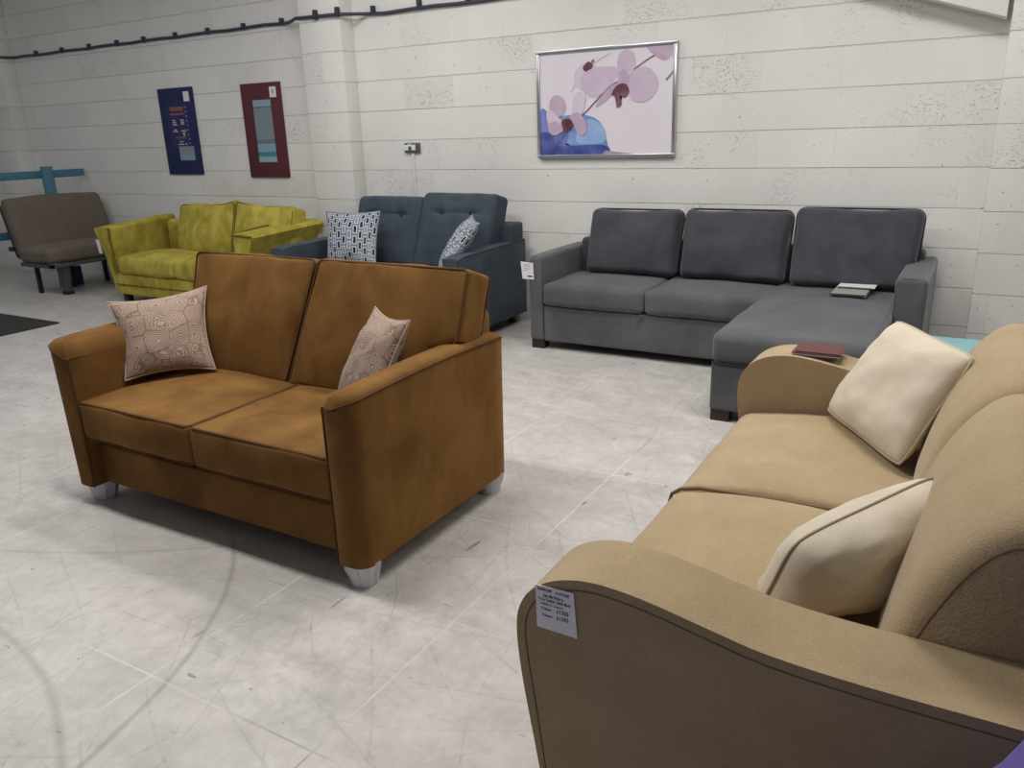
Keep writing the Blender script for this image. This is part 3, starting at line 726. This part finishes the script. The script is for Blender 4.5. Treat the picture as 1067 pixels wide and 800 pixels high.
# swatch sets
def swatches(name, label, x0, x1, y0, y1, z, n, top, white, dz=.006, jitter=.012, seed=1):
    rnd = random.Random(seed); t = thing(name, label, 'swatch book', ((x0+x1)/2, (y0+y1)/2, z))
    for k in range(n):
        a = rnd.uniform(-jitter, jitter); b = rnd.uniform(-jitter, jitter)
        m = top if (k == n-1 or (k % 2 == 0)) else white
        part('swatch', B(x0+a, x1+a, y0+b, y1+b, z+k*dz, z+(k+.8)*dz, r=.0015), m, t)
    return t
sw = swatches('swatch_book', 'grey and white fabric swatch book lying on the grey chaise', -.675, -.50, 4.53, 4.80, .463, 3, plain('stone_swatch', (146, 146, 138), .8), plain('dark_card', (60, 60, 58), .8), .006, .004, 2)
part('white_page', B(-.665, -.475, 4.70, 4.83, .482, .486), plain('white_page', (226, 226, 224), .6), sw, smooth=False)
part('page_strip', B(-.66, -.49, 4.672, 4.70, .482, .485), plain('dark_strip', (70, 68, 66), .6), sw, smooth=False)

# ------------------------------------------------------------------ tan sofa
t = thing('tan_sofa', 'tan brown velvet two seater sofa on plastic wrapped feet in the middle', 'sofa', (-2.27, 2.07, 0))
part('base', soft(-2.965, -1.60, 1.69, 2.46, .08, .248, .012, (0, .006, 0), wr=.002), M_ORANGE, t)
part('back_frame', soft(-2.99, -1.56, 2.37, 2.495, .08, .735, .03, wr=.003), M_ORANGE, t)
OC = (-2.895, -2.268, -1.625)
for a, c in ((OC[0], OC[1]-.002), (OC[1]+.002, OC[2])):
    own = part('seat_cushion', soft(a, c, 1.635, 2.26, .285, .435, .02, (.003, .008, .022), wr=.003, m=10, seed=a), M_ORANGE, t)
    for z in (.432, .293): part('piping', piping_z(a, c, 1.635, 2.26, z-.002 if z > .4 else z-.004, .02, .004), M_ORANGE_D, own)
def oarm(sgn):
    # built as plan outline lofted upwards with a slight outward flare and sloping, softly rounded top
    xi, xo = (-1.628, -1.515) if sgn > 0 else (-2.892, -3.005)
    plan = []
    yf, ybk = 1.628, 2.49
    r = .055
    plan.append((xi, ybk)); plan.append((xi, yf+.01)); plan.append((xi+sgn*.012, yf))
    for k in range(7):
        a = PI/2*k/6; plan.append((xo-sgn*r+sgn*r*math.sin(a), yf+.85*r-.85*r*math.cos(a)))
    plan.append((xo, ybk-.02)); plan.append((xo-sgn*.02, ybk))
    # refine long sides
    P = []
    for i in range(len(plan)):
        a, b = Vector(plan[i]), Vector(plan[(i+1) % len(plan)]); n = max(1, int((b-a).length/.06))
        for k in range(n): P.append(a.lerp(b, k/n))
    bm = bmesh.new(); rings = []
    top = .640
    cx = (xi+xo)/2; FL = .008 if sgn > 0 else .03; ZT = .628 if sgn > 0 else .640
    zs = [.08, .085, .2, .32, .44, .54, .60]
    for z in zs: rings.append([(p.x + sgn*FL*(z-.08)/.56*(abs(p.x-xi)/.113), p.y, z) for p in P])
    DR = {.0: .045, .005: .030, .016: .016, .032: .006}
    for ins, dz in ((.0, .0), (.005, .010), (.016, .018), (.032, .023)):
        rings.append([])
        for p in P:
            q = Vector((p.x + sgn*FL*(abs(p.x-xi)/.113), p.y))
            cc = Vector((cx + sgn*.018, min(max(q.y, yf+.06), ybk-.06)))
            d = (cc-q); dl = d.length; q2 = q + d*(min(ins, dl*.9)/max(dl, 1e-6)) if dl > 1e-6 else q
            rise = .0 + .012*math.sin(PI*(q.y-yf)/(ybk-yf))
            rings[-1].append((q2.x, q2.y, ZT+dz+rise - DR[ins]*max(0, 1-abs(p.x-xi)/.113)))
    R = [[bm.verts.new(c) for c in ring] for ring in rings]
    for A, D in zip(R[:-1], R[1:]):
        n = len(A)
        for i in range(n): bm.faces.new((A[i], A[(i+1) % n], D[(i+1) % n], D[i]))
    bm.faces.new(R[0]); f = bm.faces.new(R[-1]); bmesh.ops.triangulate(bm, faces=[f])
    rim = [Vector(c) for c in rings[-4]]
    inner = [Vector(r[[i for i, p in enumerate(P) if abs(p.x-xi) < 1e-6 and p.y < yf+.02][0]]) for r in rings[:8]]
    return bm, rim, inner
for s_ in (-1, 1):
    bm, rim, inner = oarm(s_)
    own = part('arm', bm, M_ORANGE, t, ang=60)
    part('piping', T([v+Vector((s_*.001, 0, .002)) for v in rim if v.y < 2.485 and (abs(v.x - (-1.628 if s_ > 0 else -2.892)) > .02 or v.y < 1.66)], .0035), M_ORANGE_D, own)
    part('piping', T([v+Vector((0, -.004, 0)) for v in inner], .0035), M_ORANGE_D, own)
for a, c in ((-2.925, -2.325), (-2.318, -1.545)):
    right = c > -2
    def ow(p, a=a, c=c, right=right):
        x = p.x; f = (p.x-a)/(c-a); k = min(1, max(0, (.665-p.z)/.02))
        if right: x -= .085*k*max(0, (f-.80)/.20)
        x += .20*(p.z-.43)*((1-f) if right else f) + (.05*(p.z-.43)*f if right else 0)
        return Vector((x, p.y + .30*(p.z-.43), p.z - .34*(p.y-2.15)))
    own = part('back_cushion', soft(a, c, 2.15, 2.295, .43, .915, .02, (.004, .035, .006), warp=ow, wr=.005, m=16, seed=a), M_ORANGE, t)
    part('piping', piping_y(a, c, .43, .915, 2.153, .02, .0045, warp=ow), M_ORANGE_D, own)
    part('piping', piping_y(a, c, .43, .915, 2.292, .02, .0045, warp=ow), M_ORANGE_D, own)
for x, y in ((-2.955, 1.71), (-1.575, 1.69), (-2.955, 2.45), (-1.575, 2.45)):
    bm = bmesh.new(); bmesh.ops.create_cone(bm, cap_ends=True, segments=18, radius1=.044, radius2=.062, depth=.085, matrix=Matrix.Translation((x, y, .0425)))
    bmesh.ops.subdivide_edges(bm, edges=bm.edges[:], cuts=2)
    for v in bm.verts:
        if .005 < v.co.z < .083: v.co += Vector(noise.noise_vector(v.co*45))*.011
    part('foot', bm, M_WRAP, t, label='foot wrapped in clear white plastic', ang=25)
throw('throw_cushion', [(-2.88, 1.835, .462), (-2.665, 2.10, .465), (-2.815, 2.235, .778), (-2.985, 1.885, .762)], .12, M_SWIRL, 'pink beige swirl patterned cushion at left end of tan sofa', 'swirl cushions on the tan sofa', .13, 3)
throw('throw_cushion', [(-1.945, 2.02, .462), (-1.67, 1.92, .50), (-1.64, 2.10, .762), (-1.83, 2.15, .785)], .12, M_SWIRL, 'pink beige swirl patterned cushion leaning on right arm of tan sofa', 'swirl cushions on the tan sofa', .13, 8)

# ------------------------------------------------------------------ beige sofa
t = thing('beige_sofa', 'beige felt sofa bed with rounded scroll arms, nearest at the right', 'sofa', (-.1, 1.96, 0))
aprof = [(-.60, .05), (-.608, .13), (-.622, .218), (-.649, .385), (-.657, .488), (-.645, .543), (-.614, .582), (-.565, .609), (-.5, .621), (-.413, .615), (-.3, .594), (-.207, .578), (-.069, .572), (.13, .574), (.33, .575), (.42, .56), (.44, .5), (.44, .05)]
sp = smooth_poly([Vector(a) for a in aprof[:16]], False, 4) + [Vector((.44, .5)), Vector((.44, .05))]
def barmb(y0, y1, dx, mir):
    bm = prism([(v.x+dx, v.y) for v in sp], 'y', y0, y1, .022, 5); return bm
part('arm', barmb(1.095, 1.255, 0, 1), M_BEIGE, t)
part('arm', barmb(2.665, 2.825, -.015, -1), M_BEIGE, t)
seam = [Vector((v.x, 0, v.y)) for v in sp[:-2]]
def inset(v, k=.020):
    c = Vector((min(max(v.x, -.45), .2), 0, .40)); d = (c-v).normalized(); return v+d*k
part('seam', T([Vector((inset(v).x, 1.0955, inset(v).z)) for v in seam], .0018), M_BEIGE_D, t)
part('seam', T([Vector((inset(v, .004).x-.015, 2.668, inset(v, .004).z)) for v in seam], .0025), M_BEIGE_D, t)
part('base', soft(-.61, .40, 1.25, 2.67, .05, .29, .02, wr=.001), M_BEIGE, t)
for a, c in ((1.256, 1.962), (1.967, 2.664)):
    def sw_(p):
        k = max(0, (-.35-p.x)/.3); return Vector((p.x, p.y, p.z - .02*k*k + .012*math.sin(max(0, min(1, (p.x+.66)/.6))*PI)*(1 if p.z > .36 else 0)))
    own = part('seat_cushion', soft(-.665, .0, a, c, .24, .425, (.06, .028, .06), (.004, .006, .012), warp=sw_, wr=.002, m=14, seed=a), M_BEIGE, t)
bprof = [(-.045, .36), (-.075, .44), (-.06, .53), (-.032, .62), (.0, .69), (.036, .745), (.075, .784), (.115, .80), (.19, .797), (.26, .77), (.31, .70), (.32, .56), (.32, .36)]
bp = smooth_poly([Vector(b_) for b_ in bprof], True, 10)
def bpad(y0, y1):
    bm = bmesh.new(); c = Vector((.13, .56)); rings = []
    ys = [(0, .0), (0, .036), (.008, .02), (.02, .010), (.045, .0), (.09, -.004)]
    L = y1-y0
    st = [(y0+a, k) for a, k in ys] + [(y0+L*f, -.008) for f in (.25, .4, .5, .6, .75)] + [(y1-a, k) for a, k in reversed(ys)]
    for y, k in st[1:-1]:
        ring = []
        for v in bp:
            d = (c-v); top = max(0, min(1, (v.y-.40)/.25)); ring.append(bm.verts.new((v.x+d.x/d.length*k*(.35+.65*top), y, v.y+d.y/d.length*k*top)))
        rings.append(ring)
    for A, D in zip(rings[:-1], rings[1:]):
        n = len(A)
        for i in range(n): bm.faces.new((A[i], A[(i+1) % n], D[(i+1) % n], D[i]))
    bm.faces.new(rings[0]); bm.faces.new(rings[-1]); return bm
part('seam', T([Vector((-.666, 1.9645, .36)), Vector((-.66, 1.9645, .385)), Vector((-.635, 1.9645, .405)), Vector((-.58, 1.9645, .418)), Vector((-.4, 1.9645, .426)), Vector((-.2, 1.9645, .430)), Vector((-.08, 1.9645, .426))], .0055), M_BEIGE_D, t)
own = part('back_cushion', bpad(1.258, 1.964), M_BEIGE, t, ang=60); part('back_cushion', bpad(1.966, 2.662), M_BEIGE, t, ang=60)
part('seam', T([Vector((v.x+(.13-v.x)/(Vector((.13, .56))-v).length*.038, 1.2585, v.y+(.56-v.y)/(Vector((.13, .56))-v).length*.038*max(0, min(1, (v.y-.4)/.25)))) for v in bp[10:110]], .002), M_BEIGE_D, t)
part('back_frame', soft(.28, .43, 1.25, 2.67, .05, .66, .03, wr=.001), M_BEIGE, t)
for x, y in ((-.53, 1.18), (.36, 1.18), (-.53, 2.75), (.36, 2.75)): part('foot', B(x-.03, x+.03, y-.03, y+.03, 0, .05, r=.004), M_BLACK, t)
throw('throw_cushion', [(-.38, 2.64, .455), (-.115, 2.235, .455), (.03, 2.36, .76), (-.20, 2.72, .768)], .135, M_CREAM, 'plain cream cushion standing at the far end of beige sofa', 'cream cushions on the beige sofa', .05, 4, flat=3, rc=.07, rimmat=plain('cream_seam_light', (190, 177, 154), .9))
throw('throw_cushion', [(-.30, 1.38, .43), (-.07, 1.56, .44), (-.005, 1.76, .67), (-.235, 1.40, .62)], .19, M_CREAM, 'plain cream cushion slumped behind the near arm of beige sofa', 'cream cushions on the beige sofa', .04, 6, rimmat=plain('cream_seam', (150, 136, 112), .8), flat=3, wr=.014, rc=.12)
swatches('swatch_book', 'brown leather look swatch book lying on far arm of beige sofa', -.50, -.355, 2.69, 2.815, .618, 4, plain('brown_swatch', (92, 48, 44), .5), plain('card_edge', (120, 120, 126), .7), .0045, .007, 4)
# tag with writing
tg = thing('price_card', 'white printed price card pinned to near arm of beige sofa', 'tag', (-.57, 1.092, .50))
part('card', quad_slab([(-.612, 1.092, .503), (-.531, 1.092, .502), (-.538, 1.092, .592), (-.6135, 1.092, .589)], .0015), plain('lilac_white_card', (244, 238, 248), .7), tg, smooth=False)
LT = []
Rr, Uu = (1, 0, 0.02), (-.02, 0, 1)
for s_, x, z, sz in (('SUPPLIER', -.609, .5805, .0072), ('IN-STORE', -.573, .5805, .0062), ('Jay-Be Retro', -.597, .5695, .0078), ('Two Seater Sofa Bed', -.6085, .561, .0075), ('Available in a choice of', -.603, .553, .0048), ('2 Seater', -.603, .5425, .0065), ('£1325', -.572, .5425, .0098), ('3 Seater', -.601, .5295, .0065), ('£1555', -.572, .5295, .0098)):
    LT.append(text(s_, M_INK, tg, (x, 1.0918, z), Rr, Uu, sz, 'lettering'))
merge(LT, 'lettering')

# ------------------------------------------------------------------ teal low table, purple stool
t = thing('low_table', 'pale teal painted low table between grey chaise and beige sofa', 'table', (.15, 3.45, 0))
part('table_top', B(-.15, .50, 3.02, 3.86, .42, .45, r=.004), M_TEAL2, t)
for x in (-.11, .46):
    for y in (3.06, 3.82): part('leg', B(x-.02, x+.02, y-.02, y+.02, 0, .42, r=.003), M_TEAL2, t)
t = thing('purple_stool', 'purple cloth upholstered stool with raked side at bottom right corner', 'stool', (.3, .84, 0))
part('upholstery', prism([(-.10, .08), (.087, .60), (.118, .675), (.15, .69), (.6, .69), (.62, .66), (.62, .08)], 'y', .72, .96, .015, 3), M_PURPLE, t)
for x in (-.04, .57):
    for y in (.75, .93): part('leg', B(x-.02, x+.02, y-.02, y+.02, 0, .085, r=.003), M_BLACK, t)

for o in bpy.data.objects:
    if '_o' in o: del o['_o']
